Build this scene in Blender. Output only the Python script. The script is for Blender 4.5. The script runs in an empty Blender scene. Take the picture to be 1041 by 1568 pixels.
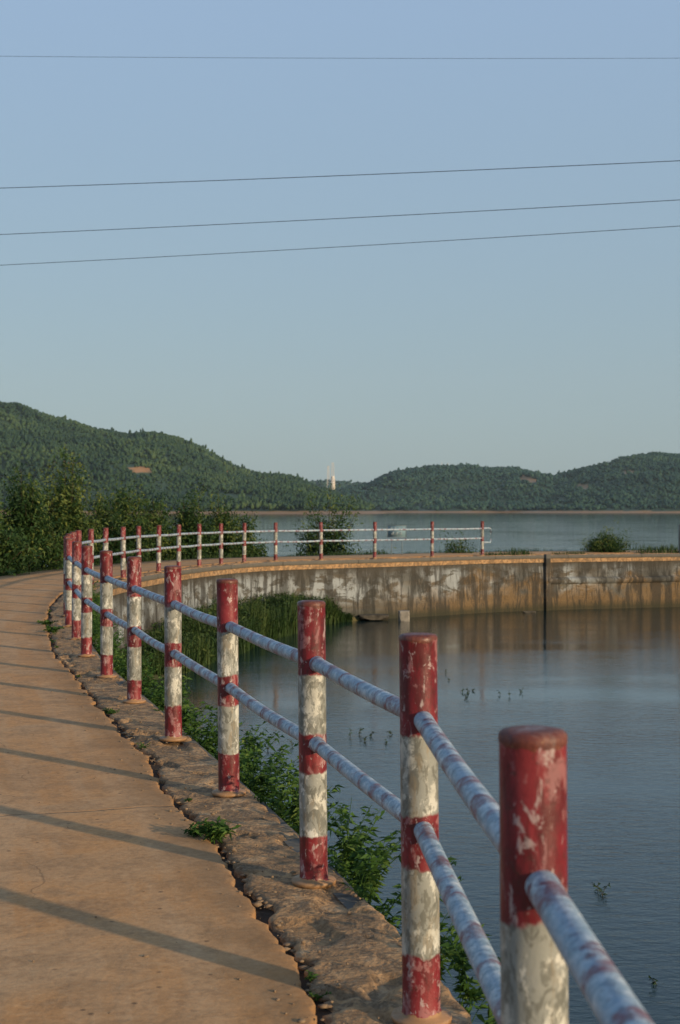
import bpy, math, numpy as np
from mathutils import Vector
rng=np.random.default_rng(7)
S=bpy.context.scene
F=2178.0; CX=520.0; HY=781.0
# ---------------- helpers ----------------
def link(o,parent=None):
    S.collection.objects.link(o)
    if parent: o.parent=parent
    return o
def empty(name):
    e=bpy.data.objects.new(name,None); S.collection.objects.link(e); return e
def mesh(name,verts,faces,mat=None,smooth=False,col=None,uv=None,parent=None,midx=None):
    verts=np.asarray(verts,dtype=np.float32).reshape(-1,3)
    me=bpy.data.meshes.new(name)
    if isinstance(faces,np.ndarray):
        n,k=faces.shape
        me.vertices.add(len(verts)); me.vertices.foreach_set('co',verts.ravel())
        me.loops.add(n*k); me.loops.foreach_set('vertex_index',faces.astype(np.int32).ravel())
        me.polygons.add(n); me.polygons.foreach_set('loop_start',(np.arange(n)*k).astype(np.int32))
        me.update(calc_edges=True)
    else:
        me.from_pydata(verts.tolist(),[],faces)
    if col is not None:
        a=me.attributes.new('col','FLOAT_COLOR','POINT')
        c=np.ones((len(verts),4),dtype=np.float32); col=np.asarray(col)
        if col.ndim==1: c[:,:3]=col[:,None]
        else: c[:,:col.shape[1]]=col
        a.data.foreach_set('color',c.ravel())
    if uv is not None:
        a=me.attributes.new('puv','FLOAT_VECTOR','POINT')
        u=np.zeros((len(verts),3),dtype=np.float32); u[:,:2]=uv
        a.data.foreach_set('vector',u.ravel())
    if smooth: me.polygons.foreach_set('use_smooth',np.ones(len(me.polygons),dtype=bool))
    me.validate(); me.update()
    if mat: me.materials.append(mat)
    o=bpy.data.objects.new(name,me); link(o,parent); return o
class N:
    def __init__(s,name):
        s.m=bpy.data.materials.new(name); s.m.use_nodes=True; s.t=s.m.node_tree
        s.b=s.t.nodes['Principled BSDF']; s.out=s.t.nodes['Material Output']
    def n(s,typ,ins=None,**kw):
        x=s.t.nodes.new(typ)
        for k,v in kw.items(): setattr(x,k,v)
        if ins:
            for k,v in ins.items(): s.set(x.inputs[k],v)
        return x
    def set(s,inp,v):
        if isinstance(v,bpy.types.NodeSocket): s.t.links.new(v,inp)
        else:
            if inp.type=='RGBA' and len(v)==3: v=(*v,1)
            inp.default_value=v
    def math(s,op,a,b=0.0,c=0.0,clamp=False):
        x=s.n('ShaderNodeMath',operation=op,use_clamp=clamp); s.set(x.inputs[0],a); s.set(x.inputs[1],b); s.set(x.inputs[2],c); return x.outputs[0]
    def noise(s,vec,scale,detail=4,rough=.55,dist=0.0):
        x=s.n('ShaderNodeTexNoise'); s.set(x.inputs['Vector'],vec)
        x.inputs['Scale'].default_value=scale; x.inputs['Detail'].default_value=detail
        x.inputs['Roughness'].default_value=rough; x.inputs['Distortion'].default_value=dist
        return x.outputs['Fac']
    def ramp(s,f,stops,interp='LINEAR'):
        x=s.n('ShaderNodeValToRGB'); s.set(x.inputs[0],f); r=x.color_ramp; r.interpolation=interp
        while len(r.elements)<len(stops): r.elements.new(.5)
        for e,(p,c) in zip(r.elements,stops):
            e.position=p; e.color=(*c,1) if not isinstance(c,(int,float)) else (c,c,c,1)
        return x.outputs[0]
    def mix(s,f,a,b,bt='MIX'):
        x=s.n('ShaderNodeMix',data_type='RGBA',blend_type=bt)
        s.set(x.inputs[0],f); s.set(x.inputs[6],a); s.set(x.inputs[7],b); return x.outputs[2]
    def mapping(s,vec,scale):
        x=s.n('ShaderNodeMapping'); s.set(x.inputs[0],vec); x.inputs['Scale'].default_value=scale; return x.outputs[0]
    def pos(s): return s.n('ShaderNodeNewGeometry').outputs['Position']
    def attr(s,name): return s.n('ShaderNodeAttribute',attribute_name=name)
    def bump(s,h,strength,dist):
        x=s.n('ShaderNodeBump'); x.inputs['Strength'].default_value=strength; x.inputs['Distance'].default_value=dist
        s.set(x.inputs['Height'],h); s.set(s.b.inputs['Normal'],x.outputs[0])
    def fin(s,col=None,rough=.8,spec=.5):
        if col is not None: s.set(s.b.inputs['Base Color'],col)
        s.set(s.b.inputs['Roughness'],rough); s.b.inputs['Specular IOR Level'].default_value=spec
        return s.m
def vnoise(x,seed=0,scale=1.0,octv=3):
    x=np.asarray(x,dtype=float)*scale; out=np.zeros_like(x); a=1.0; tot=0
    for o in range(octv):
        r=np.random.default_rng(seed*31+o).uniform(-1,1,4096)
        i=np.floor(x).astype(int); f=x-i; f=f*f*(3-2*f)
        out+=a*(r[i%4096]*(1-f)+r[(i+1)%4096]*f); tot+=a; a*=.5; x=x*2.03+17.3
    return out/tot
def v2noise(x,y,seed=0,scale=1.0,octv=3):
    x=np.asarray(x,dtype=float)*scale; y=np.asarray(y,dtype=float)*scale; out=0; a=1.0; tot=0
    for o in range(octv):
        r=np.random.default_rng(seed*77+o).uniform(-1,1,(256,256))
        i=np.floor(x).astype(int); j=np.floor(y).astype(int); f=x-i; g=y-j
        f=f*f*(3-2*f); g=g*g*(3-2*g); i0=i%256;i1=(i+1)%256;j0=j%256;j1=(j+1)%256
        out=out+a*((r[i0,j0]*(1-f)+r[i1,j0]*f)*(1-g)+(r[i0,j1]*(1-f)+r[i1,j1]*f)*g)
        tot+=a; a*=.5; x=x*2.03+5.1; y=y*2.03+9.7
    return out/tot
# ---------------- path of the shore road / fence line ----------------
POST=[(.48,-5.4),(.46,-3.4),(.44,-1.4),(.415,.55),(.352,2.54),(.258,4.5),(-.113,6.15),(-.63,8.07),(-1.17,9.985),(-1.726,11.93),(-2.25,13.72),(-2.80,15.7),(-3.28,17.7),
(-3.75,19.7),(-4.15,21.65),(-4.5,23.6),(-4.82,25.6),(-5.08,27.6),(-5.19,29.6),(-5.2,31.5),(-5.09,33.4),(-4.98,35.2),(-4.72,37),(-4.4,38.8),(-4.01,40.5),(-3.52,42.1),
(-2.94,43.6),(-2.04,45.0),(-.615,46.2),(1.155,47.5),(3.17,49.0),(5.05,50.5)]
ctrl=[(.5,-11),(.5,-8.4)]+POST+[(7.3,51.7),(12.8,53.6),(25,57),(60,66),(130,85),(260,120)]
C=np.array(ctrl,dtype=float)
def catmull(C,n=60):
    C=np.vstack([2*C[0]-C[1],C,2*C[-1]-C[-2]]); out=[]; kn=[]
    for i in range(1,len(C)-2):
        p0,p1,p2,p3=C[i-1:i+3]; d=[np.linalg.norm(b-a)**.5 for a,b in((p0,p1),(p1,p2),(p2,p3))]
        t0,t1=0,d[0]; t2=t1+d[1]; t3=t2+d[2]
        kn.append(len(out))
        for t in np.linspace(t1,t2,n,endpoint=False):
            A1=(t1-t)/(t1-t0)*p0+(t-t0)/(t1-t0)*p1; A2=(t2-t)/(t2-t1)*p1+(t-t1)/(t2-t1)*p2; A3=(t3-t)/(t3-t2)*p2+(t-t2)/(t3-t2)*p3
            B1=(t2-t)/(t2-t0)*A1+(t-t0)/(t2-t0)*A2; B2=(t3-t)/(t3-t1)*A2+(t-t1)/(t3-t1)*A3
            out.append((t2-t)/(t2-t1)*B1+(t-t1)/(t2-t1)*B2)
    kn.append(len(out)); out.append(C[-2]); return np.array(out),kn
pts,kn=catmull(C)
seg=np.linalg.norm(np.diff(pts,axis=0),axis=1); cum=np.concatenate([[0],np.cumsum(seg)])
S_post=[cum[kn[i+2]] for i in range(len(POST))]
S_end=cum[-1]
def PP(s):
    s=np.asarray(s,dtype=float); return np.stack([np.interp(s,cum,pts[:,0]),np.interp(s,cum,pts[:,1])],-1)
def TT(s,e=.6):
    d=PP(np.asarray(s)+e)-PP(np.asarray(s)-e); return d/np.linalg.norm(d,axis=-1,keepdims=True)
def LL(s):
    t=TT(s); return np.stack([-t[...,1],t[...,0]],-1)
def W(s,off):  # off>0 = left (road side), off<0 = pond side
    return PP(s)+LL(s)*np.asarray(off)[...,None]
def s_at_y(y): return float(np.interp(y,pts[:,1],cum))
s15=s_at_y(16); s55=s_at_y(54)
svals=np.concatenate([np.arange(1,s15,.035),np.arange(s15,s55+4,.15),np.arange(s55+4,S_end-2,3)])
def ribbon(name,prof,mat,smooth=False,sv=svals):
    """prof: list of (offset array, z array)"""
    V=[];UV=[]
    for off,z in prof:
        off=np.broadcast_to(off,sv.shape).astype(float); z=np.broadcast_to(z,sv.shape).astype(float)
        p=W(sv,off); V.append(np.column_stack([p,z])); UV.append(np.column_stack([sv,off]))
    n=len(sv);k=len(prof); V=np.concatenate(V);UV=np.concatenate(UV)
    i=np.arange(n-1); Fs=[]
    for j in range(k-1):
        a=j*n+i; Fs.append(np.column_stack([a,a+1,a+n+1,a+n]))
    return mesh(name,V,np.concatenate(Fs),mat,smooth=smooth,uv=UV)
# ---------------- materials ----------------
def mat_road():
    m=N('dusty_concrete_road'); p=m.pos(); uv=m.attr('puv').outputs['Vector']
    big=m.noise(p,.8,5,.65,.8); st=m.noise(m.mapping(uv,(.3,4,1)),1.0,6,.65); fine=m.noise(p,28,5,.75); mid=m.noise(p,3.5,5,.65,.5); mid2=m.noise(p,9,5,.7)
    c=m.ramp(big,[(.32,(.40,.19,.070)),(.5,(.58,.285,.105)),(.66,(.48,.30,.16))])
    c=m.mix(m.math('MULTIPLY',m.ramp(st,[(.45,0),(.60,1)]),.6),c,(.58,.37,.205))
    c=m.mix(m.math('MULTIPLY',m.ramp(mid,[(.48,0),(.60,1)]),.6),c,(.29,.17,.085))
    c=m.mix(m.math('MULTIPLY',m.ramp(mid2,[(.53,0),(.64,1)]),.5),c,(.22,.135,.075))
    c=m.mix(.42,c,m.ramp(fine,[(.25,(.18,.10,.05)),(.5,(.48,.275,.125)),(.8,(.72,.48,.26))]))
    x=m.n('ShaderNodeSeparateXYZ'); m.set(x.inputs[0],uv)
    ed=m.math('ADD',x.outputs[1],m.math('MULTIPLY',m.math('SUBTRACT',m.noise(p,2.4,5,.65),.5),.7))
    c=m.mix(m.math('MULTIPLY',m.ramp(ed,[(.3,1),(.62,0)]),.6),c,(.22,.12,.05))
    wob=m.math('MULTIPLY',m.math('SUBTRACT',m.noise(p,3,3),.5),.12)
    u=m.math('FRACT',m.math('DIVIDE',m.math('ADD',m.math('ADD',x.outputs[0],wob),JO),4.2))
    j=m.ramp(u,[(0,0),(.496,0),(.499,1),(.501,1),(.504,0)])
    c=m.mix(m.math('MULTIPLY',m.math('MULTIPLY',j,.6),m.ramp(mid2,[(.35,.2),(.55,1)])),c,(.09,.06,.04))
    wob2=m.math('MULTIPLY',m.math('SUBTRACT',m.noise(m.mapping(uv,(.6,.6,1)),1.0,5,.6),.5),1.1)
    ck=m.math('ABSOLUTE',m.math('SUBTRACT',m.math('ADD',x.outputs[1],wob2),1.15))
    c=m.mix(m.math('MULTIPLY',m.ramp(ck,[(0,.5),(.007,0)]),m.ramp(m.noise(p,.9,2),[(.5,0),(.58,1)])),c,(.10,.06,.035))
    dots=m.n('ShaderNodeTexVoronoi'); m.set(dots.inputs['Vector'],p); dots.inputs['Scale'].default_value=9
    c=m.mix(m.math('MULTIPLY',m.ramp(dots.outputs['Distance'],[(.05,1),(.12,0)]),m.ramp(m.noise(p,2.2),[(.46,0),(.52,.85)])),c,(.13,.08,.045))
    h=m.math('ADD',m.math('MULTIPLY',fine,.5),m.math('SUBTRACT',mid,m.math('MULTIPLY',j,1.5)))
    m.bump(h,.65,.009); return m.fin(c,.85,.2)
JO=0.0
_s=s_at_y(7.8); JO=(2.1-(_s%4.2))
def mat_shoulder():
    m=N('weathered_kerb_concrete'); p=m.pos()
    a=m.noise(p,2.6,5,.65,1.2); b=m.noise(p,8,6,.7,.8); f=m.noise(p,60,4,.7)
    c=m.ramp(a,[(.32,(.18,.10,.045)),(.45,(.34,.195,.09)),(.55,(.50,.29,.135)),(.68,(.46,.34,.21))])
    c=m.mix(m.math('MULTIPLY',m.ramp(b,[(.47,0),(.54,1)]),.8),c,(.095,.064,.040))
    vo=m.n('ShaderNodeTexVoronoi'); m.set(vo.inputs['Vector'],p); vo.inputs['Scale'].default_value=42
    c=m.mix(m.math('MULTIPLY',m.ramp(vo.outputs['Distance'],[(.2,.6),(.4,0)]),m.ramp(b,[(.45,0),(.6,1)])),c,(.38,.28,.18))
    c=m.mix(.3,c,m.ramp(f,[(.3,(.10,.06,.035)),(.7,(.52,.37,.22))]))
    h=m.math('ADD',m.math('ADD',m.math('MULTIPLY',b,-1.4),m.math('MULTIPLY',f,.3)),m.math('MULTIPLY',vo.outputs['Distance'],.3))
    m.bump(h,.9,.016); return m.fin(c,.9,.2)
def mat_simple(name,c1,c2,scale,rough=.9,bs=.3,bd=.02):
    m=N(name); p=m.pos(); f=m.noise(p,scale,5,.65)
    m.bump(f,bs,bd); return m.fin(m.ramp(f,[(.3,c1),(.7,c2)]),rough,.25)
def mat_wall():
    m=N('stained_concrete_wall'); p=m.pos(); uv=m.attr('puv').outputs['Vector']
    g=m.n('ShaderNodeSeparateXYZ'); m.set(g.inputs[0],p); z=g.outputs[2]
    su=m.n('ShaderNodeSeparateXYZ'); m.set(su.inputs[0],uv); s=su.outputs[0]
    cv=m.n('ShaderNodeCombineXYZ'); m.set(cv.inputs[0],s); m.set(cv.inputs[1],z); q=cv.outputs[0]
    a=m.noise(q,.9,6,.68,.7); streak=m.noise(m.mapping(q,(2.4,.45,1)),1.0,6,.7,.4); b=m.noise(m.mapping(q,(.9,1.7,1)),1.5,7,.74,.5); f=m.noise(q,22,4,.7); streak2=m.noise(m.mapping(q,(6,.5,1)),1.0,5,.75); lay=m.noise(m.mapping(q,(.25,3,1)),1.0,4,.6)
    c=m.ramp(a,[(.3,(.048,.048,.042)),(.5,(.095,.092,.080)),(.7,(.15,.145,.125))])
    c=m.mix(m.math('MULTIPLY',m.ramp(lay,[(.5,0),(.6,1)]),.45),c,(.12,.09,.055))
    band=m.ramp(m.math('MULTIPLY',z,-.4),[(.12,0),(.2,1),(.52,1),(.64,0)])
    wh=m.math('MULTIPLY',m.ramp(b,[(.455,0),(.51,1)]),m.math('MULTIPLY',band,m.ramp(m.noise(q,.4,3),[(.38,.1),(.48,1)])))
    c=m.mix(m.math('MULTIPLY',wh,.85),c,(.32,.35,.36))
    och=m.math('MULTIPLY',m.ramp(m.math('MULTIPLY',s,.01),[((S_post[-2]-3)*.01,0),((S_post[-1]-1)*.01,1)]),m.ramp(m.math('ADD',m.math('MULTIPLY',z,-.28),m.math('MULTIPLY',m.math('SUBTRACT',m.noise(q,.8,4),.5),1.3)),[(.22,0),(.36,1)]))
    c=m.mix(m.math('MULTIPLY',och,.7),c,m.ramp(f,[(.3,(.12,.075,.03)),(.7,(.24,.145,.06))]))
    c=m.mix(m.math('MULTIPLY',m.ramp(streak,[(.47,0),(.54,1)]),.75),c,(.035,.034,.03))
    c=m.mix(m.math('MULTIPLY',m.ramp(streak2,[(.54,0),(.6,1)]),.55),c,(.032,.031,.027))
    top=m.ramp(m.math('ADD',m.math('MULTIPLY',z,-1),m.math('MULTIPLY',streak,-.7)),[(.05,1),(.4,0)])
    c=m.mix(m.math('MULTIPLY',top,.6),c,(.06,.052,.04))
    cop=m.math('GREATER_THAN',z,-.155); c=m.mix(m.math('MULTIPLY',cop,.55),c,(.17,.16,.14))
    wl=m.ramp(m.math('MULTIPLY',z,-.4),[(.68,0),(.78,1)])
    c=m.mix(m.math('MULTIPLY',wl,.8),c,(.035,.036,.022))
    u=m.math('FRACT',m.math('DIVIDE',m.math('ADD',s,m.math('MULTIPLY',m.math('SUBTRACT',a,.5),.25)),3.1))
    c=m.mix(m.math('MULTIPLY',m.ramp(u,[(0,0),(.49,0),(.497,1),(.503,1),(.51,0)]),.6),c,(.03,.027,.022))
    m.bump(m.math('ADD',a,m.math('MULTIPLY',f,.4)),.8,.06); return m.fin(c,.9,.2)
def mat_water():
    m=N('lake_water'); p=m.pos()
    n1=m.noise(m.mapping(p,(1.0,1.9,1)),4.2,4,.62,.3); n2=m.noise(m.mapping(p,(1,1.5,1)),.6,3,.5); patch=m.ramp(m.noise(m.mapping(p,(.05,.12,1)),1.0,3),[(.38,.14),(.62,.85)])
    h=m.math('ADD',m.math('MULTIPLY',m.math('MULTIPLY',n1,patch),.7),m.math('MULTIPLY',n2,.12))
    m.bump(h,.45,.06)
    m.b.inputs['IOR'].default_value=1.33
    return m.fin((.005,.022,.025),.04,.5)
def mat_leaf(name,c1,c2,c3,tr=.25):
    m=N(name); a=m.attr('col').outputs['Color']; x=m.n('ShaderNodeSeparateColor'); m.set(x.inputs[0],a)
    c=m.ramp(x.outputs[0],[(0,c1),(.5,c2),(1,c3)]); m.fin(c,.6,.2)
    if tr>0:
        t=m.n('ShaderNodeBsdfTranslucent'); m.set(t.inputs[0],c); mx=m.n('ShaderNodeMixShader'); mx.inputs[0].default_value=tr
        m.set(mx.inputs[1],m.b.outputs[0]); m.set(mx.inputs[2],t.outputs[0]); m.set(m.out.inputs[0],mx.outputs[0])
    return m.m
def mat_paint_post():
    m=N('banded_post_paint'); p=m.pos(); a=m.attr('col').outputs['Color']; sc=m.n('ShaderNodeSeparateColor'); m.set(sc.inputs[0],a)
    seed,hh=sc.outputs[0],sc.outputs[1]
    off=m.n('ShaderNodeVectorMath',operation='ADD'); m.set(off.inputs[0],p); cmb=m.n('ShaderNodeCombineXYZ'); m.set(cmb.inputs[0],m.math('MULTIPLY',seed,37)); m.set(off.inputs[1],cmb.outputs[0]); q=off.outputs[0]
    n1=m.noise(q,14,4,.65); drip=m.noise(m.mapping(q,(1,1,.22)),24,5,.7); sp=m.noise(m.mapping(q,(1,1,.6)),15,6,.7,.3); sp2=m.noise(m.mapping(q,(1,1,.5)),30,4,.7,.6); fine=m.noise(q,90,3,.7); blot=m.noise(q,5.5,4,.6)
    h=m.math('ADD',hh,m.math('ADD',m.math('MULTIPLY',m.math('SUBTRACT',n1,.5),.06),m.math('MULTIPLY',m.math('SUBTRACT',seed,.5),.05)))
    k=m.math('DIVIDE',h,1.3)
    isw=m.ramp(k,[(0,0),(.165,0),(.17,1),(.375,1),(.38,0),(.505,0),(.51,1),(.697,1),(.702,0)])
    red=m.ramp(blot,[(.3,(.11,.010,.013)),(.5,(.18,.016,.021)),(.7,(.25,.034,.038))])
    red=m.mix(m.math('MULTIPLY',m.ramp(drip,[(.46,0),(.58,1)]),.75),red,(.070,.012,.012))
    red=m.mix(m.math('MULTIPLY',m.ramp(sp,[(.54,0),(.585,1)]),.55),red,(.38,.19,.185))
    red=m.mix(m.math('MULTIPLY',m.ramp(sp2,[(.585,0),(.625,1)]),.65),red,(.46,.38,.36))
    red=m.mix(m.math('MULTIPLY',m.ramp(m.noise(q,48,5,.75),[(.58,0),(.64,1)]),.65),red,(.06,.025,.018))
    white=m.ramp(blot,[(.3,(.36,.35,.30)),(.5,(.54,.53,.46)),(.7,(.66,.65,.60))])
    white=m.mix(m.math('MULTIPLY',m.ramp(sp,[(.45,0),(.49,1)]),.78),white,(.19,.20,.18))
    white=m.mix(m.math('MULTIPLY',m.ramp(sp2,[(.50,0),(.55,1)]),.7),white,(.10,.10,.08))
    white=m.mix(m.math('MULTIPLY',m.ramp(drip,[(.54,0),(.62,1)]),.5),white,(.26,.20,.12))
    c=m.mix(isw,red,white)
    rt=m.math('GREATER_THAN',m.math('ADD',hh,m.math('MULTIPLY',m.math('SUBTRACT',n1,.5),.05)),1.197)
    c=m.mix(m.math('MULTIPLY',rt,.85),c,m.ramp(fine,[(.3,(.06,.02,.014)),(.6,(.15,.045,.025)),(.8,(.28,.16,.08))]))
    low=m.math('LESS_THAN',m.math('ADD',hh,m.math('MULTIPLY',m.math('SUBTRACT',n1,.5),.06)),.028)
    c=m.mix(m.math('MULTIPLY',low,.85),c,(.34,.20,.09))
    m.bump(m.math('ADD',m.math('MULTIPLY',sp,1.0),m.math('ADD',m.math('MULTIPLY',sp2,.4),m.math('MULTIPLY',fine,.25))),.5,.005)
    return m.fin(c,m.ramp(sp,[(.4,.34),(.6,.7)]),.4)
def mat_paint_rail():
    m=N('weathered_sky_tinted_rail_paint'); p=m.pos(); a=m.attr('col').outputs['Color']; sc=m.n('ShaderNodeSeparateColor'); m.set(sc.inputs[0],a)
    u=sc.outputs[0]
    n0=m.noise(p,13,4,.65); sp=m.noise(p,26,6,.75,.5); fine=m.noise(p,80,3,.7); wv=m.noise(p,2.2,3)
    ph=m.math('ADD',m.math('ADD',m.math('MULTIPLY',u,8.0),m.math('MULTIPLY',n0,2.4)),m.math('MULTIPLY',wv,5.0))
    tri=m.math('PINGPONG',ph,1.0)
    isw=m.ramp(m.math('ADD',tri,m.math('MULTIPLY',m.math('SUBTRACT',sp,.5),1.1)),[(.12,0),(.42,1)])
    red=m.ramp(n0,[(.3,(.14,.048,.060)),(.7,(.23,.11,.13))])
    red=m.mix(m.math('MULTIPLY',m.ramp(sp,[(.43,0),(.55,1)]),.65),red,(.25,.29,.34))
    white=m.ramp(sp,[(.38,(.17,.25,.31)),(.5,(.31,.40,.46)),(.6,(.58,.62,.63))])  # worn white bands turned blue, sky reflection put into the paint colour
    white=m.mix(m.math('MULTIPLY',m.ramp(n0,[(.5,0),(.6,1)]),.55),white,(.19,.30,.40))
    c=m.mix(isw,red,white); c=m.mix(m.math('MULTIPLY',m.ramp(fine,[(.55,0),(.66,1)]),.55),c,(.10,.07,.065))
    m.bump(m.math('ADD',sp,m.math('MULTIPLY',fine,.3)),.45,.004)
    return m.fin(c,.5,.4)
M_road=mat_road(); M_sh=mat_shoulder(); M_wall=mat_wall(); M_water=mat_water()
M_soil=mat_simple('dark_soil',(.02,.015,.01),(.07,.045,.028),12)
M_bank=mat_simple('grassy_bank_soil',(.03,.045,.014),(.12,.10,.045),1.5)
M_conc=mat_simple('grey_concrete',(.16,.145,.12),(.34,.31,.26),5)
M_post=mat_paint_post(); M_rail=mat_paint_rail()
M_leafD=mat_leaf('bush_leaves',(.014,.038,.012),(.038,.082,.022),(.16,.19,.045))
M_weed=mat_leaf('weed_leaves',(.03,.075,.014),(.06,.13,.025),(.15,.21,.05),.3)
M_reed=mat_leaf('reed_leaves',(.014,.034,.010),(.034,.068,.017),(.09,.12,.035),.2)
M_stem=mat_simple('plant_stem',(.03,.03,.015),(.09,.07,.04),20)
# ---------------- road, kerb, wall ----------------
sv=svals
nearamp=np.clip((30-PP(sv)[:,1])/10,0.15,1)
e1=.30+(.05*vnoise(sv,1,1.3,4)+.032*vnoise(sv,2,7,3)+.016*vnoise(sv,22,30,2))*nearamp+.02
RW=3.15
prof=[(e1,-.06),(e1,-.006),(e1+.012,0)]
for o in (.05,.2,.5,1.0,1.6,2.2): prof.append((e1+o,.004*vnoise(sv,int(o*50),.6,2)))
prof+= [(RW+.05*vnoise(sv,4,1.5,4)-.02,0),(RW+.05*vnoise(sv,4,1.5,4),-.12)]
ribbon('road',prof,M_road)
closeb=np.interp(PP(sv)[:,1],[3,7,10],[1.5,1.25,1.0])
gapw=np.clip((.040+.032*vnoise(sv,5,2.0,3)+.022*vnoise(sv,6,14,2))*closeb,.010,.13)
eo=-.15+(.035*vnoise(sv,7,1.7,4)+.015*vnoise(sv,8,11,3))*nearamp
inner=e1-gapw-.008*(vnoise(sv,9,20,2)+1)
K=26; prof=[(eo,-.30),(eo-.003,-.06)]
ss=sv
for j in range(K):
    t=j/(K-1); off=eo+(inner-eo)*t
    z=-.014+.009*v2noise(ss,off*1.0,3,4,3)+.004*v2noise(ss,off,4,22,2)
    pit=v2noise(ss,off*1.6,5,2.6,5); z=z-np.clip((pit-.18)*.35,0,.026)
    if j in(0,K-1): z=z-.012
    prof.append((off,z))
prof+=[(inner+.002,-.07)]
ribbon('kerb_edge',prof,M_sh,smooth=False)
ribbon('soil_joint',[(-.05,-.05),(.15,-.05),(.3,-.045+.01*vnoise(sv,12,8,2)),(.45,-.05)],M_soil)
wn=.02*vnoise(sv,14,.7,3)
prof=[(-.06,-.035),(-.165,-.035),(-.175,-.05),(-.175,-.15),(-.165,-.16),(-.115,-.17)]
for z in np.linspace(-.35,-3.0,9): prof.append((-.115-.02*(-z)+.012*v2noise(sv,z,15,1.5,3)+wn,z))
ribbon('retaining_wall',prof,M_wall)
prof=[(RW-.2,-.03)]
for o,z in ((.15,-.03),(.5,-.1),(1.2,-.35),(2.2,-.95),(3.4,-1.7),(4.8,-2.4),(7,-3.4)): prof.append((RW+o+.25*vnoise(sv,int(o*10),.5,3),z+.08*vnoise(sv,int(o*10)+3,.8,3)))
ribbon('grassy_embankment',prof,M_bank)
# ledge and pier on the right half of the wall
s_p=float(np.interp(7.45,pts[int(len(pts)*.5):,0],cum[int(len(pts)*.5):]))
sl=np.arange(s_p,s_p+70,.25)
lz=.02*vnoise(sl,33,.7,3)
ribbon('wall_ledge',[(-.1,-.84+lz),(-.27+.015*vnoise(sl,30,2,3),-.88+lz),(-.29+.02*vnoise(sl,31,2,3),-.93+lz),(-.27,-1.05+lz),(-.1,-1.12+lz)],M_wall,sv=sl)
def box_on_path(name,s0,s1,o0,o1,z0,z1,mat):
    V=[];UV=[]
    for z in(z0,z1):
        for s,o in((s0,o0),(s1,o0),(s1,o1),(s0,o1)):
            p=W(np.array(s),np.array(o)); V.append((p[0],p[1],z)); UV.append((s,o))
    f=np.array([(0,3,2,1),(4,5,6,7),(0,1,5,4),(1,2,6,5),(2,3,7,6),(3,0,4,7)])
    o=mesh(name,V,f,mat,uv=np.array(UV)); b=o.modifiers.new('b','BEVEL'); b.width=.02; b.segments=2; return o
box_on_path('wall_pier',s_p-.1,s_p+.1,-.05,-.27,-3,-.0,M_wall)
s_q=s_at_y(53.6)
box_on_path('concrete_marker_post',s_q-.03,s_q+.32,.05,-.18,-.05,1.06,M_conc)
def rock(name,c,r,mat,seed):
    import bmesh
    bm=bmesh.new(); bmesh.ops.create_icosphere(bm,subdivisions=3,radius=1)
    for v in bm.verts:
        n=v2noise(v.co.x*1.3+seed,v.co.y*1.3+v.co.z*1.7,seed,1.3,3); v.co*=1+.25*float(n)
        v.co=Vector((max(-.75,min(.75,v.co.x)),max(-.75,min(.75,v.co.y)),max(-.6,min(.6,v.co.z))))
        v.co=Vector((v.co.x*r[0],v.co.y*r[1],v.co.z*r[2]))
    me=bpy.data.meshes.new(name); bm.to_mesh(me); bm.free(); me.materials.append(mat)
    o=bpy.data.objects.new(name,me); o.location=c; link(o); return o
def at(px,py,z):
    d=(1.6-z)*F/(py-HY); return ((px-CX)/F*d,d,z)
M_dst=mat_simple('dark_wet_stone',(.04,.035,.028),(.13,.115,.09),6)
x,y,_=at(618,951,-2.04); rock('stone_block',(x,y,-1.95),(.24,.24,.42),M_conc,3)
x,y,_=at(572,950,-2.04); rock('flat_stone',(x,y,-1.93),(.65,.4,.14),M_dst,5)
x,y,_=at(810,938,-2.04); rock('flat_stone',(x,y,-2.02),(.3,.15,.05),M_dst,7)
# water
w=9000
mesh('lake_water',[(-w,-800,-2.04),(w,-800,-2.04),(w,w,-2.04),(-w,w,-2.04)],np.array([(0,1,2,3)]),M_water)
M_bed=mat_simple('lake_bed_ground',(.05,.045,.03),(.1,.08,.05),.1)
mesh('ground',[(-w,-800,-4),(w,-800,-4),(w,w,-4),(-w,w,-4)],np.array([(0,1,2,3)]),M_bed)
# ---------------- fence ----------------
fence=empty('metal_guard_fence')
R=.06
prof=[(0,.0),(.095,.0),(.097,.012),(.094,.018),(.064,.020),(.062,.03),(R,.04)]+[(R,z) for z in np.linspace(.1,1.195,14)]+[(R+.0015,1.2),(R+.001,1.213),(R-.005,1.219),(R-.02,1.222),(0,1.2205)]
nseg=40
for i,(px,py) in enumerate(POST):
    V=[];Cc=[]; seed=rng.uniform()
    tilt=rng.normal(0,.007,2)
    if i==4: seed=.95
    for r,z in prof:
        for k in range(nseg):
            a=2*math.pi*k/nseg
            V.append((px+r*math.cos(a)+tilt[0]*z,py+r*math.sin(a)+tilt[1]*z,z-.012)); Cc.append((seed,z,0))
    m_=len(prof); Fs=[]
    for j in range(m_-1):
        for k in range(nseg):
            a=j*nseg+k;b=j*nseg+(k+1)%nseg; Fs.append((a,b,b+nseg,a+nseg))
    mesh('post_%d'%i,V,np.array(Fs),M_post,smooth=True,col=np.array(Cc),parent=fence)
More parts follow.
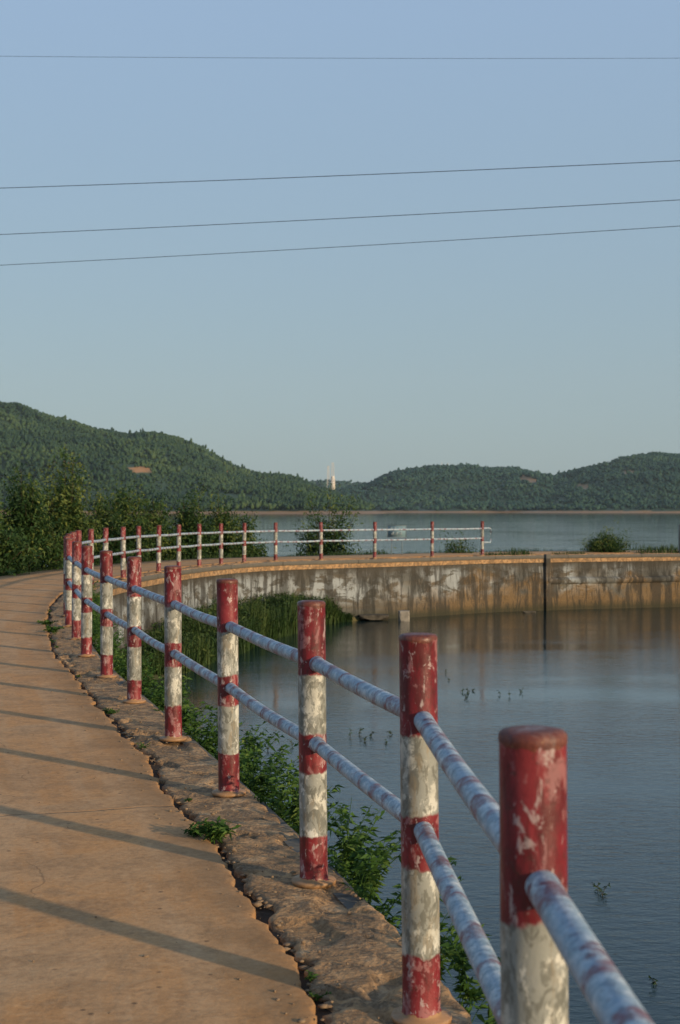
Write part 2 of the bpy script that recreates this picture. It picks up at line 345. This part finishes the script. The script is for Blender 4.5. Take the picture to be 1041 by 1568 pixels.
def tube(P,rads,seg=16):
    P=np.asarray(P,float); n=len(P); T=np.gradient(P,axis=0); T/=np.linalg.norm(T,axis=1,keepdims=True)
    up=np.array([0,0,1.0]); 
    A=np.cross(T,up); bad=np.linalg.norm(A,axis=1)<1e-3; A[bad]=(1,0,0); A/=np.linalg.norm(A,axis=1,keepdims=True); B=np.cross(A,T)
    an=np.linspace(0,2*np.pi,seg,endpoint=False); r=np.broadcast_to(rads,(n,))[:,None,None]
    V=P[:,None,:]+r*(A[:,None,:]*np.cos(an)[None,:,None]+B[:,None,:]*np.sin(an)[None,:,None])
    i=np.arange(n-1)[:,None]*seg; k=np.arange(seg)[None,:]; k2=(k+1)%seg
    Fa=np.stack([i+k,i+k2,i+seg+k2,i+seg+k],-1).reshape(-1,4)
    return V.reshape(-1,3),Fa
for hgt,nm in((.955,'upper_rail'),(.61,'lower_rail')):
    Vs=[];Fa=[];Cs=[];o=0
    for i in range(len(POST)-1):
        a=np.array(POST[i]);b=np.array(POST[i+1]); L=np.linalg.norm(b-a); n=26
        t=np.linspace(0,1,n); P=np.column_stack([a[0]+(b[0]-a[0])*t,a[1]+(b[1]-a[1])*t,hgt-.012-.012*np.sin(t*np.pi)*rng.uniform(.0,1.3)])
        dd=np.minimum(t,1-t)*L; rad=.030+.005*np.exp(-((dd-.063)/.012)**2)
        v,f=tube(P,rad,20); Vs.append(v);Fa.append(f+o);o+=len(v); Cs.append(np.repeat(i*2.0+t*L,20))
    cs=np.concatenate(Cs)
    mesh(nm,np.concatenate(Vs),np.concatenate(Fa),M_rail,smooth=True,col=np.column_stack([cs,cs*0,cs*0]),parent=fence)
# end bracket
a=np.array(POST[-1]); 
v,f=tube([(a[0],a[1],.95),(a[0]+.28,a[1]+.2,.96),(a[0]+.33,a[1]+.24,.9),(a[0]+.33,a[1]+.24,.5),(a[0]+.3,a[1]+.2,.45),(a[0],a[1],.45)],.03,10)
mesh('end_hoop',v,f,M_rail,smooth=True,col=np.column_stack([v[:,2]]*3),parent=fence)
# ---------------- plants ----------------
def leaves(C0,D,L,Wd,colv,droop=.3):
    """diamond leaves: C0 base (n,3), D dir (n,3)"""
    n=len(C0); D=D/np.linalg.norm(D,axis=1,keepdims=True)
    r=rng.normal(size=(n,3)); Sd=np.cross(D,r); Sd/=np.linalg.norm(Sd,axis=1,keepdims=True)+1e-9
    L=np.broadcast_to(L,(n,))[:,None]; Wd=np.broadcast_to(Wd,(n,))[:,None]
    dn=np.array([0,0,-1.0])*L*droop
    p0=C0; p1=C0+D*L*.4+Sd*Wd*.5; p2=C0+D*L+dn; p3=C0+D*L*.4-Sd*Wd*.5
    V=np.stack([p0,p1,p2,p3],1).reshape(-1,3); f=np.arange(4*n).reshape(n,4)
    return V,f,np.repeat(colv,4)
class Acc:
    def __init__(s): s.V=[];s.F=[];s.C=[];s.o=0
    def add(s,V,f,c): s.V.append(V);s.F.append(f+s.o);s.C.append(c);s.o+=len(V)
    def make(s,name,mat,parent=None,smooth=False): return mesh(name,np.concatenate(s.V),np.concatenate(s.F),mat,smooth=smooth,col=np.concatenate(s.C),parent=parent)
def bush(name,x,y,z,h,w,nb=60,lpb=220,leaf=.12,mat=M_leafD,spread=.16,tone=0.0):
    e=empty(name); A=Acc(); T=Acc()
    for b in range(nb):
        az=rng.uniform(0,2*np.pi); el=rng.uniform(.15,1.5); L=rng.uniform(.55,1.0)*(1.3 if rng.uniform()<.14 else 1)
        tip=np.array([math.cos(az)*math.cos(el)*w*L,math.sin(az)*math.cos(el)*w*L,math.sin(el)*h*L+.15*h])
        base=np.array([rng.normal(0,.12*w),rng.normal(0,.12*w),0])
        t=np.linspace(0,1,7)[:,None]; mid=base*.5+tip*.5+np.array([0,0,.15*h])
        P=(1-t)**2*base+2*t*(1-t)*mid+t*t*tip+rng.normal(0,.02,(7,3))
        v,f=tube(P,np.linspace(.022,.005,7),4); T.add(v,f,np.full(len(v),.5))
        tt=rng.uniform(.3,1,lpb)**.8; k=(tt*6).clip(0,5.99); i=k.astype(int); fr=(k-i)[:,None]
        Q=P[i]*(1-fr)+P[i+1]*fr; 
        ncl=8; cl=rng.integers(0,ncl,lpb); coff=rng.normal(0,spread*1.3,(ncl,3)); Q=Q+coff[cl]*.9+rng.normal(0,spread*.5,(lpb,3))*np.array([1,1,.8])
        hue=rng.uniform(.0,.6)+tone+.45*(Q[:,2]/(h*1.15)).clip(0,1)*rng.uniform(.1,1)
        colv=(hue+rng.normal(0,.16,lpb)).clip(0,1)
        D=rng.normal(size=(lpb,3))+np.array([0,0,.3])
        Lf=rng.uniform(.6,1.3,lpb)*leaf
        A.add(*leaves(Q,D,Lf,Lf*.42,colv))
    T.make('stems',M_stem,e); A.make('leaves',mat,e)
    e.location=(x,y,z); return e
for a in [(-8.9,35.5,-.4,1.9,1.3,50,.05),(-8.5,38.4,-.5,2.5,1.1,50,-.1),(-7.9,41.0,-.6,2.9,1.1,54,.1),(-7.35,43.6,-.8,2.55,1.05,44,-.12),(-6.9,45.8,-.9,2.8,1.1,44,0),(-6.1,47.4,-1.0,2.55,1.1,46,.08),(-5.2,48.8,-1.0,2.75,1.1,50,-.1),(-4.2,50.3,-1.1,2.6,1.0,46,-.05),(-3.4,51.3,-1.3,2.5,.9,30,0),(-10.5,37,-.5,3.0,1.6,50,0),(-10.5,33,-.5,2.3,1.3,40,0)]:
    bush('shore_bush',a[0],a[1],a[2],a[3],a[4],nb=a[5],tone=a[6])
bush('shore_bush',-.45,52.6,-1.3,2.8,1.5,nb=46,lpb=170,tone=-.05)
bush('shore_bush',4.4,53.0,-.9,1.3,.8,nb=26,lpb=120,leaf=.09)
bush('shore_bush',1.6,53.6,-1.6,1.5,.8,nb=18,lpb=110,leaf=.09)
bush('crest_bush',10.2,54.2,-.15,.62,1.0,nb=70,lpb=150,leaf=.07)
# blades (grass tufts / reeds)
def blades(A,B,H,Wd,lean,colv):
    n=len(B); az=rng.uniform(0,2*np.pi,n); d=np.column_stack([np.cos(az),np.sin(az),np.zeros(n)]); pr=np.column_stack([-np.sin(az),np.cos(az),np.zeros(n)])
    H=np.broadcast_to(H,(n,)); ln=(np.abs(rng.normal(0,lean,n)))*H; up=np.array([0,0,1.0])
    Wd=np.broadcast_to(Wd,(n,))
    rows=[]
    for t,wf in((0,.8),(.35,1),(.7,.7),(1,.06)):
        c=B+up*(H*(t-.25*t*t*np.clip(ln/H,0,1)))[:,None]+d*(ln*t*t)[:,None]
        rows+= [c-pr*(Wd*wf*.5)[:,None],c+pr*(Wd*wf*.5)[:,None]]
    V=np.stack(rows,1).reshape(-1,3); b=np.arange(n)[:,None]*8
    f=np.concatenate([b+np.array([0,1,3,2]),b+np.array([2,3,5,4]),b+np.array([4,5,7,6])])
    A.add(V,f,np.repeat(colv,8))
# reeds on the inner bank
A=Acc(); n=24000; s0,s1=S_post[18],S_post[28]+1.0
s=rng.uniform(s0,s1,n); t=(s-s0)/(s1-s0); wd=np.interp(t,[0,.1,.35,.75,1],[.25,1.5,2.2,2.0,.15]); o=-.2-wd*rng.uniform(0,1,n)
p=W(s,o); cl=v2noise(p[:,0],p[:,1],9,.9,3); Hh=np.interp(t,[0,.2,.5,.85,1],[.4,.7,1.0,1.2,.45])*(1+.6*cl)*rng.uniform(.45,1.0,n)
blades(A,np.column_stack([p,np.full(n,-2.08)]),Hh,.024,.4,(.38+.5*cl+rng.normal(0,.15,n)).clip(0,1))
n=12000; s=rng.uniform(s0+1,s1-.5,n); t=(s-s0)/(s1-s0); wd=np.interp(t,[0,.1,.35,.75,1],[.25,1.5,2.2,2.0,.15]); o=-.2-wd*rng.uniform(0,1,n); p=W(s,o); cl=v2noise(p[:,0],p[:,1],9,.9,3)
top=np.interp(t,[0,.2,.5,.85,1],[.4,.65,.9,1.05,.4])*(1+.6*cl); zz=-2.04+top*rng.uniform(.15,.95,n)
Lf=rng.uniform(.07,.17,n); A.add(*leaves(np.column_stack([p,zz]),rng.normal(size=(n,3))+np.array([0,0,.4]),Lf,Lf*.3,(.35+.5*cl+rng.normal(0,.18,n)).clip(0,1)))
A.make('reeds',M_reed)
sb=np.arange(s0-.5,s1+.5,.2); tb=(sb-s0)/(s1-s0); wb=np.interp(tb,[-.1,.1,.35,.75,1],[.1,1.7,2.4,2.1,.1])
ribbon('mud_bank',[(-.1,-1.85),(-.1-wb*.4,-1.9),(-.1-wb*.8,-1.98+.03*vnoise(sb,50,1,3)),(-.1-wb+.15*vnoise(sb,51,1,3),-2.12)],M_bank,sv=sb)
# embankment grass behind road + crest grass
A=Acc(); n=16000; s=rng.uniform(S_post[14],s_p+45,n); o=RW+.05+rng.exponential(.8,n).clip(0,3.2)
p=W(s,o); z=np.interp(o-RW,[0,.5,1.2,2.2,3.4],[-.02,-.1,-.35,-.95,-1.7]); cl=v2noise(p[:,0],p[:,1],19,.9,3)
blades(A,np.column_stack([p,z-.03]),(.22*(1+1.1*cl)).clip(.06,.6)*rng.uniform(.6,1.2,n),.018,.5,(.45+.4*cl+rng.normal(0,.2,n)).clip(0,1)); A.make('embankment_grass',M_reed)
A=Acc(); n=6500; s=rng.uniform(s_p-2.5,s_p+30,n); cl=vnoise(s,61,.9,3); k=cl>-.1; s=s[k];cl=cl[k]; n=len(s); o=rng.uniform(-.14,.5,n); p=W(s,o)
blades(A,np.column_stack([p,np.full(n,-.03)]),(.09+.4*cl).clip(.05,.4)*rng.uniform(.5,1.2,n),.015,.5,(.5+rng.normal(0,.2,n)).clip(0,1)); A.make('crest_grass',M_reed)
# leafy weeds
def weed(A,T,x,y,z,h,nst,leaf,spread=.5,lean=(0,0)):
    for k in range(nst):
        az=rng.uniform(0,2*np.pi); ln=rng.uniform(.1,1)*spread*h
        tip=np.array([math.cos(az)*ln+lean[0]*h,math.sin(az)*ln+lean[1]*h,h*rng.uniform(.5,1)])
        t=np.linspace(0,1,6)[:,None]; P=np.array([x,y,z])+tip*t*np.array([1,1,0])*t+tip*t*np.array([0,0,1])
        v,f=tube(P,np.linspace(.0035,.0012,6),4); T.add(v,f,np.full(len(v),.3))
        m=int(h/leaf*3.2)+5; tt=rng.uniform(.15,1,m); kk=(tt*5).clip(0,4.99); i=kk.astype(int); fr=(kk-i)[:,None]; Q=P[i]*(1-fr)+P[i+1]*fr
        D=rng.normal(size=(m,3))*np.array([1,1,.4])+np.array([0,0,.35]); Lf=leaf*rng.uniform(.6,1.25,m)
        A.add(*leaves(Q,D,Lf,Lf*.32,(rng.uniform(.1,.65)+rng.normal(0,.15,m)).clip(0,1)))
A=Acc();T=Acc()
sA=s_at_y(2.6); sB=s_at_y(27)
for k in range(330):
    s=rng.uniform(sA,sB); dn=float(vnoise(np.array([s]),71,.8,2)[0])
    if dn<-.3 and rng.uniform()<.6: continue
    o=-rng.uniform(.16,.42); p=W(np.array(s),np.array(o)); h=rng.uniform(.2,.44)*(1+.3*dn); z=-rng.uniform(.12,.45)
    n_=-LL(np.array(s)); l=rng.uniform(0,.5)
    weed(A,T,p[0],p[1],z,h,rng.integers(3,7),.055,.5,(n_[0]*l,n_[1]*l))
# small tufts rooted in the broken joint and kerb
for k in range(26):
    s=rng.uniform(s_at_y(4.2),s_at_y(24)); o=rng.choice([-.13,.27])+rng.normal(0,.02); p=W(np.array(s),np.array(o)); weed(A,T,p[0],p[1],-.03,rng.uniform(.025,.06),rng.integers(3,8),.025,1.2)
e=empty('verge_weeds'); T.make('stems',M_weed,e); A.make('leaves',M_weed,e)
def weed_obj(name,x,y,z,h,nst,leaf,spread):
    A=Acc();T=Acc(); weed(A,T,0,0,0,h,nst,leaf,spread); e=empty(name); T.make('stems',M_weed,e); A.make('leaves',M_weed,e); e.location=(x,y,z)
x,y,_=at(328,1285,0); weed_obj('roadside_weed',x,y,0,.08,55,.045,1.6)
x,y,_=at(297,1280,0); weed_obj('roadside_weed',x,y,0,.04,16,.035,2.4)
x,y,_=at(80,968,0); weed_obj('roadside_weed',x,y,0,.07,30,.06,3.2)
x,y,_=at(72,956,0); weed_obj('roadside_weed',x,y,0,.06,20,.06,3)
A=Acc();T=Acc()
spr=[(410,1150),(447,1143),(550,1125),(568,1128),(558,1135),(536,1128),(716,1062),(724,1058),(765,1064),(797,1060),(682,1030),(688,1042),(704,1060),(915,1365),(922,1372),(1005,1508),(600,1125),(660,1100),(592,1138),(430,1165),(712,1068),(780,1066)]
for px,py in spr:
    x,y,_=at(px,py,-2.04); weed(A,T,x,y,-2.05,rng.uniform(.08,.17),rng.integers(1,3),.045,.8)
e=empty('water_sprigs'); T.make('stems',M_stem,e); A.make('leaves',M_reed,e)
# litter & pebbles on the road
A=Acc()
def ico_t():
    import bmesh
    bm=bmesh.new(); bmesh.ops.create_icosphere(bm,subdivisions=1,radius=1); v=np.array([x.co[:] for x in bm.verts]); f=np.array([[q.index for q in x.verts] for x in bm.faces]); bm.free(); return v,f
iv,jf=ico_t()
n=900; s=rng.uniform(s_at_y(3.5),s_at_y(22),n); o=np.where(rng.uniform(size=n)<.85,rng.normal(.2,.16,n),rng.uniform(.3,2.6,n)); o=np.clip(o,-.12,2.8); p=W(s,o)
for k in range(n):
    r=abs(rng.normal(0,.005))+.002; v=iv*r*rng.uniform(.6,1.3,(1,3))*np.array([1,1,.6])*rng.uniform(.8,1.2,iv.shape)
    A.add(v+np.array([p[k,0],p[k,1],-.004 if o[k]<.27 else .001]),jf,np.full(len(v),rng.uniform()))
# broken concrete fragments lying in the joint
for k in range(160):
    s=rng.uniform(s_at_y(3.8),s_at_y(14)); q=W(np.array(s),np.array(.27+rng.normal(0,.03))); r=rng.uniform(.008,.024)
    v=iv*r*np.array([1.3,1,.5])*rng.uniform(.65,1.3,iv.shape); A.add(v+np.array([q[0],q[1],-.028]),jf,np.full(len(v),.5))
A.make('pebbles',mat_simple('pebble_stone',(.12,.08,.05),(.33,.23,.14),30))
# ---------------- notice sign ----------------
def boxv(x0,x1,y0,y1,z0,z1):
    V=[(x,y,z) for z in(z0,z1) for x,y in((x0,y0),(x1,y0),(x1,y1),(x0,y1))]
    return np.array(V,float),np.array([(0,3,2,1),(4,5,6,7),(0,1,5,4),(1,2,6,5),(2,3,7,6),(3,0,4,7)])
def boxes(name,L,mat,parent=None,bev=0):
    V=[];Fa=[];o=0
    for b in L: v,f=boxv(*b); V.append(v);Fa.append(f+o);o+=8
    ob=mesh(name,np.concatenate(V),np.concatenate(Fa),mat,parent=parent)
    if bev: m=ob.modifiers.new('b','BEVEL'); m.width=bev
    return ob
e=empty('notice_sign'); M_pan=mat_simple('sign_panel_paint',(.13,.22,.27),(.17,.27,.32),3,.6,0); M_blue=mat_simple('sign_lettering_paint',(.26,.32,.34),(.34,.38,.40),5,.5,0); M_wp=mat_simple('weathered_sign_frame',(.12,.16,.18),(.20,.25,.27),6,.6,0)
boxes('panel',[(-.32,.32,-.01,.01,.62,1.0)],M_pan,e)
boxes('frame',[(-.34,.34,-.015,.015,1.0,1.02),(-.34,.34,-.015,.015,.60,.62),(-.34,-.32,-.015,.015,.62,1.0),(.32,.34,-.015,.015,.62,1.0)],M_wp,e)
boxes('legs',[(-.2,-.17,-.015,.015,-.2,.60),(.17,.2,-.015,.015,-.2,.60)],M_wp,e)
T_=[]
for r,z in enumerate((.86,.7)):
    for k in range(4-r):
        x=-.24+k*.14+.06*r
        T_+= [(x,x+.09,-.016,-.0125,z+.07,z+.085),(x+.04,x+.055,-.0195,-.0165,z-.02,z+.1),(x,x+.09,-.016,-.0125,z+.02,z+.035),(x,x+.015,-.0225,-.02,z-.02,z+.05)]
boxes('lettering',T_,M_blue,e); e.location=(2.02,50.6,0.03)
# ---------------- hills ----------------
M_hill=mat_leaf('hill_ground_cover',(.012,.034,.018),(.038,.068,.028),(.36,.19,.085),0)
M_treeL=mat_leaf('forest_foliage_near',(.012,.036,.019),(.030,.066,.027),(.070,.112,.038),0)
M_treeR=mat_leaf('forest_foliage_far_hazed',(.010,.040,.034),(.022,.064,.047),(.048,.098,.056),0)  # bluish greens: aerial haze tinted into the base colours
def hill(name,sky,ds,dr,bare,ntree,mat,th,seed,pxr,tw=3.2):
    sx=np.array([a for a,b in sky],float); sy=np.array([b for a,b in sky],float)
    def Hf(X): 
        px=CX+X*F/dr; y=np.interp(px,sx,sy)
        return (HY-y)/F*dr+1.6-th*.8
    def Z(X,t):
        h=np.maximum(Hf(X),-4)+2.6
        pr=np.where(t<1,np.sin(np.clip(t,0,1)*np.pi/2)**1.25,np.cos((t-1)*1.0))
        Y=ds+(dr-ds)*t
        g=v2noise(X,Y,seed,1/170,3)*h*.20*np.sin(np.clip(t,0,1.5)*np.pi/1.05).clip(-.0,1)
        return -2.6+h*pr+g+v2noise(X,Y,seed+3,1/30,2)*1.2*np.clip(t*4,0,1)
    X0=(pxr[0]-CX)/F*dr; X1=(pxr[1]-CX)/F*dr
    nx=int((X1-X0)/6)+1; X=np.linspace(X0,X1,nx); t=np.concatenate([np.linspace(-.02,1,70),np.linspace(1.03,1.8,16)])
    XX,TTt=np.meshgrid(X,t); YY=ds+(dr-ds)*TTt+ 25*vnoise(XX,seed,1/120,3)*(1-TTt.clip(0,1)); ZZ=Z(XX,TTt)
    def bareness(X,Y,Zv):
        px=CX+X*F/Y; py=HY-(Zv-1.6)*F/Y; b=np.zeros_like(px)
        for bx,by,rx,ry in bare:
            q=((px-bx)/rx)**2+((py-by)/ry)**2+.5*v2noise(X,Y,seed+8,1/9,3); b=np.maximum(b,(q<1).astype(float))
        return b
    b=bareness(XX,YY,ZZ); sand=(ZZ<.6)
    c=.35+.2*v2noise(XX,YY,seed+5,1/25,3); c=np.where(sand,.88,c); c=np.where(b>0,.95,c)
    V=np.column_stack([XX.ravel(),YY.ravel(),ZZ.ravel()]); r,cn=XX.shape
    i=(np.arange(r-1)[:,None]*cn+np.arange(cn-1)[None,:]).ravel(); f=np.column_stack([i,i+1,i+cn+1,i+cn])
    mesh(name,V,f,M_hill,smooth=True,col=c.ravel())
    n=ntree; X=rng.uniform(X0,X1,n); t=np.where(rng.uniform(size=n)<.14,rng.uniform(.93,1.04,n),rng.uniform(.015,1.05,n)**.85); Y=ds+(dr-ds)*t; Zt=Z(X,t)
    dens=v2noise(X,Y,seed+12,1/60,3)
    k=(Zt>.8)&(bareness(X,Y,Zt+3)<.5)&((dens>-.28)|(rng.uniform(size=n)<.35)); X,Y,Zt,dens=X[k],Y[k],Zt[k],dens[k]; n=len(X)
    H=th*rng.uniform(.5,1.25,n)*(1+.5*dens); H=np.where(rng.uniform(size=n)<.025,H*1.5,H)
    A_V=[];A_C=[]
    cv=(.38+.65*v2noise(X,Y,seed+20,1/45,3)+rng.normal(0,.12,n)).clip(0,1)
    m=len(iv)
    for part in range(2):
        rad=tw*.5*rng.uniform(.6,1.35,n)*(1 if part==0 else .75); hz=H*(.40 if part==0 else .26)
        offx=rng.normal(0,tw*.3,n)*(part); offy=rng.normal(0,tw*.3,n)*part
        jit=rng.uniform(.6,1.3,(n,m,1)); v=iv[None]*jit
        v=v*np.stack([rad,rad,hz],-1)[:,None,:]
        v=v+np.stack([X+offx,Y+offy,Zt+H*(.45 if part==0 else .72)],-1)[:,None,:]
        A_V.append(v.reshape(-1,3)); A_C.append(np.repeat((cv+.06*part).clip(0,1),m))
    V=np.concatenate(A_V); nn=len(V)//m
    f=(jf[None]+(np.arange(nn)*m)[:,None,None]).reshape(-1,3)
    mesh(name.replace('hill','forest'),V,f,mat,smooth=True,col=np.concatenate(A_C))
    return Z
left=[(-700,640),(-300,600),(-100,606),(0,618),(40,619),(60,630),(100,641),(150,655),(200,664),(235,660),(270,667),(300,681),(340,704),(370,718),(400,727),(440,729),(470,739),(510,756),(560,773),(590,781),(620,785)]
mid=[(380,770),(470,762),(520,748),(560,741),(575,734),(600,723),(640,719),(700,716),(740,719),(780,715),(830,729),(860,742),(930,765),(1000,780)]
right=[(720,784),(780,760),(830,733),(860,726),(900,712),(950,700),(1000,694),(1060,697),(1200,680),(1500,700)]
back=[(340,770),(400,752),(475,737),(500,735),(560,740),(650,750),(760,740),(900,735),(1100,730)]
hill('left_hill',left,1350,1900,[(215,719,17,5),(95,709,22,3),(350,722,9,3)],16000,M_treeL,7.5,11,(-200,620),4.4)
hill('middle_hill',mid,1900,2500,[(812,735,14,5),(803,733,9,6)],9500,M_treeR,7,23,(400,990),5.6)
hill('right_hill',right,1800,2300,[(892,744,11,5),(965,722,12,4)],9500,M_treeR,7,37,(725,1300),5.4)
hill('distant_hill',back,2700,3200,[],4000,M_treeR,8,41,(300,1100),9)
def P3(px,py,d): return ((px-CX)/F*d,d,1.6+(HY-py)/F*d)
e=empty('relay_tower'); x,y,z=P3(509,743,1960); sc=1960/F
M_tw=mat_simple('white_tower',(.55,.52,.46),(.68,.64,.57),.2,.6,0)
L=[(-3.4*sc,3.4*sc,-4,4,-6,sc*10),(-2.6*sc,2.6*sc,-3,3,sc*10,sc*14)]
boxes('building',L,M_tw,e)
M_win=mat_simple('dark_window',(.03,.03,.035),(.05,.05,.06),1,.3,0)
boxes('windows',[(i*1.9-.4,i*1.9+.4,-4.15,-4.02,sc*k,sc*(k+.8)) for i in(-1,0,1) for k in(2,5,7.6)],M_win,e)
T2=Acc()
for ox,hh,wb in((0,35,2.6),(-7,30,2.0)):
    for cx,cy in((-1,-1),(1,-1),(1,1),(-1,1)):
        v,f=tube([((ox+cx*wb)*sc,cy*wb*sc,-4),((ox+cx*wb*.5)*sc,cy*wb*.5*sc,hh*sc)],.26,5); T2.add(v,f,np.zeros(len(v)))
    for k in range(9):
        a0=k/9; a1=(k+1)/9; w0=wb*(1-.5*a0); w1=wb*(1-.5*a1)
        for sgn in(-1,1):
            v,f=tube([((ox-sgn*w0)*sc,-w0*sc,a0*hh*sc),((ox+sgn*w1)*sc,-w1*sc,a1*hh*sc)],.18,4); T2.add(v,f,np.zeros(len(v)))
T2.make('lattice_mast',M_tw,e); e.location=(x,y,z)
e=empty('hilltop_mast'); x,y,z=P3(681,720,2480); T2=Acc()
for ox in(-6,-2,2,5):
    v,f=tube([(ox,0,-4),(ox,0,8+abs(ox))],.45,5); T2.add(v,f,np.zeros(len(v)))
v,f=tube([(-8,0,5),(7,0,5)],.4,5); T2.add(v,f,np.zeros(len(v))); T2.make('poles',M_tw,e); e.location=(x,y,z)
# ---------------- haze over the far lake (real scattering volume) ----------------
hz=N('distant_haze'); hz.t.nodes.remove(hz.b); vs=hz.n('ShaderNodeVolumeScatter'); vs.inputs['Color'].default_value=(.72,.92,1,1); vs.inputs['Density'].default_value=6.5e-5; vs.inputs['Anisotropy'].default_value=.0
hz.t.links.new(vs.outputs[0],hz.out.inputs['Volume'])
v,f=boxv(-3500,3500,500,3600,-1.9,330); mesh('haze',v,f,hz.m)
# ---------------- overhead wires ----------------
M_wire=mat_simple('wire_rubber',(.008,.008,.01),(.015,.015,.018),5,.5,0)
for (ya,yb,dl,dr_,rad) in((86,89,60,60,.007),(288,246,52,47,.012),(359,306,52,46,.011),(406,346,52,46,.010)):
    a=np.array(P3(0,ya,dl)); b=np.array(P3(1041,yb,dr_)); t=np.linspace(-3,4,90)[:,None]; P=a+(b-a)*t; P[:,2]+=.012*(((t[:,0]-.5)*2)**2-1)*6*.6
    v,f=tube(P,rad,6); mesh('overhead_wire',v,f,M_wire,smooth=True)
# ---------------- light ----------------
el=math.radians(12.5); sd=Vector((.757*math.cos(el),-.653*math.cos(el),math.sin(el))).normalized()
w_=bpy.data.worlds.new('World'); S.world=w_; w_.use_nodes=True; nt=w_.node_tree; bg=nt.nodes['Background']
sk=nt.nodes.new('ShaderNodeTexSky'); sk.sky_type='NISHITA'; sk.sun_disc=False; sk.sun_elevation=el; sk.sun_rotation=math.atan2(.757,-.653)
sk.air_density=1.0; sk.dust_density=1.0; sk.ozone_density=1.5
ST=.12
tc=nt.nodes.new('ShaderNodeTexCoord'); sx=nt.nodes.new('ShaderNodeSeparateXYZ'); nt.links.new(tc.outputs['Generated'],sx.inputs[0])
cr=nt.nodes.new('ShaderNodeValToRGB'); nt.links.new(sx.outputs[2],cr.inputs[0]); cr.color_ramp.elements.new(.5); cr.color_ramp.elements.new(.6)
for e_,(p_,c_) in zip(cr.color_ramp.elements,[(0,(.285,.395,.445)),(.12,(.315,.44,.53)),(.33,(.35,.49,.68)),(1,(.22,.34,.55))]): e_.position=p_; e_.color=(*c_,1)
mu=nt.nodes.new('ShaderNodeVectorMath'); mu.operation='SCALE'; nt.links.new(cr.outputs[0],mu.inputs[0]); mu.inputs['Scale'].default_value=1/ST
mx=nt.nodes.new('ShaderNodeMix'); mx.data_type='RGBA'; mx.inputs[0].default_value=.78; nt.links.new(sk.outputs[0],mx.inputs[6]); nt.links.new(mu.outputs[0],mx.inputs[7])
nt.links.new(mx.outputs[2],bg.inputs[0]); bg.inputs[1].default_value=ST
sun=bpy.data.lights.new('sun','SUN'); sun.energy=4.3; sun.angle=math.radians(1.2); sun.color=(1,.77,.49)
so=bpy.data.objects.new('sun',sun); so.rotation_euler=(-sd).to_track_quat('-Z','Y').to_euler(); link(so)
cam=bpy.data.cameras.new('camera'); co=bpy.data.objects.new('camera',cam); link(co); co.location=(0,0,1.6); co.rotation_euler=(math.pi/2,0,0)
cam.lens=50; cam.sensor_width=36; cam.sensor_fit='AUTO'; cam.shift_y=-.0019; cam.clip_end=20000; cam.clip_start=.05
cam.dof.use_dof=True; cam.dof.focus_distance=9.0; cam.dof.aperture_fstop=6.3
S.camera=co
S.view_settings.view_transform='Standard'; S.view_settings.look='None'; S.view_settings.exposure=0
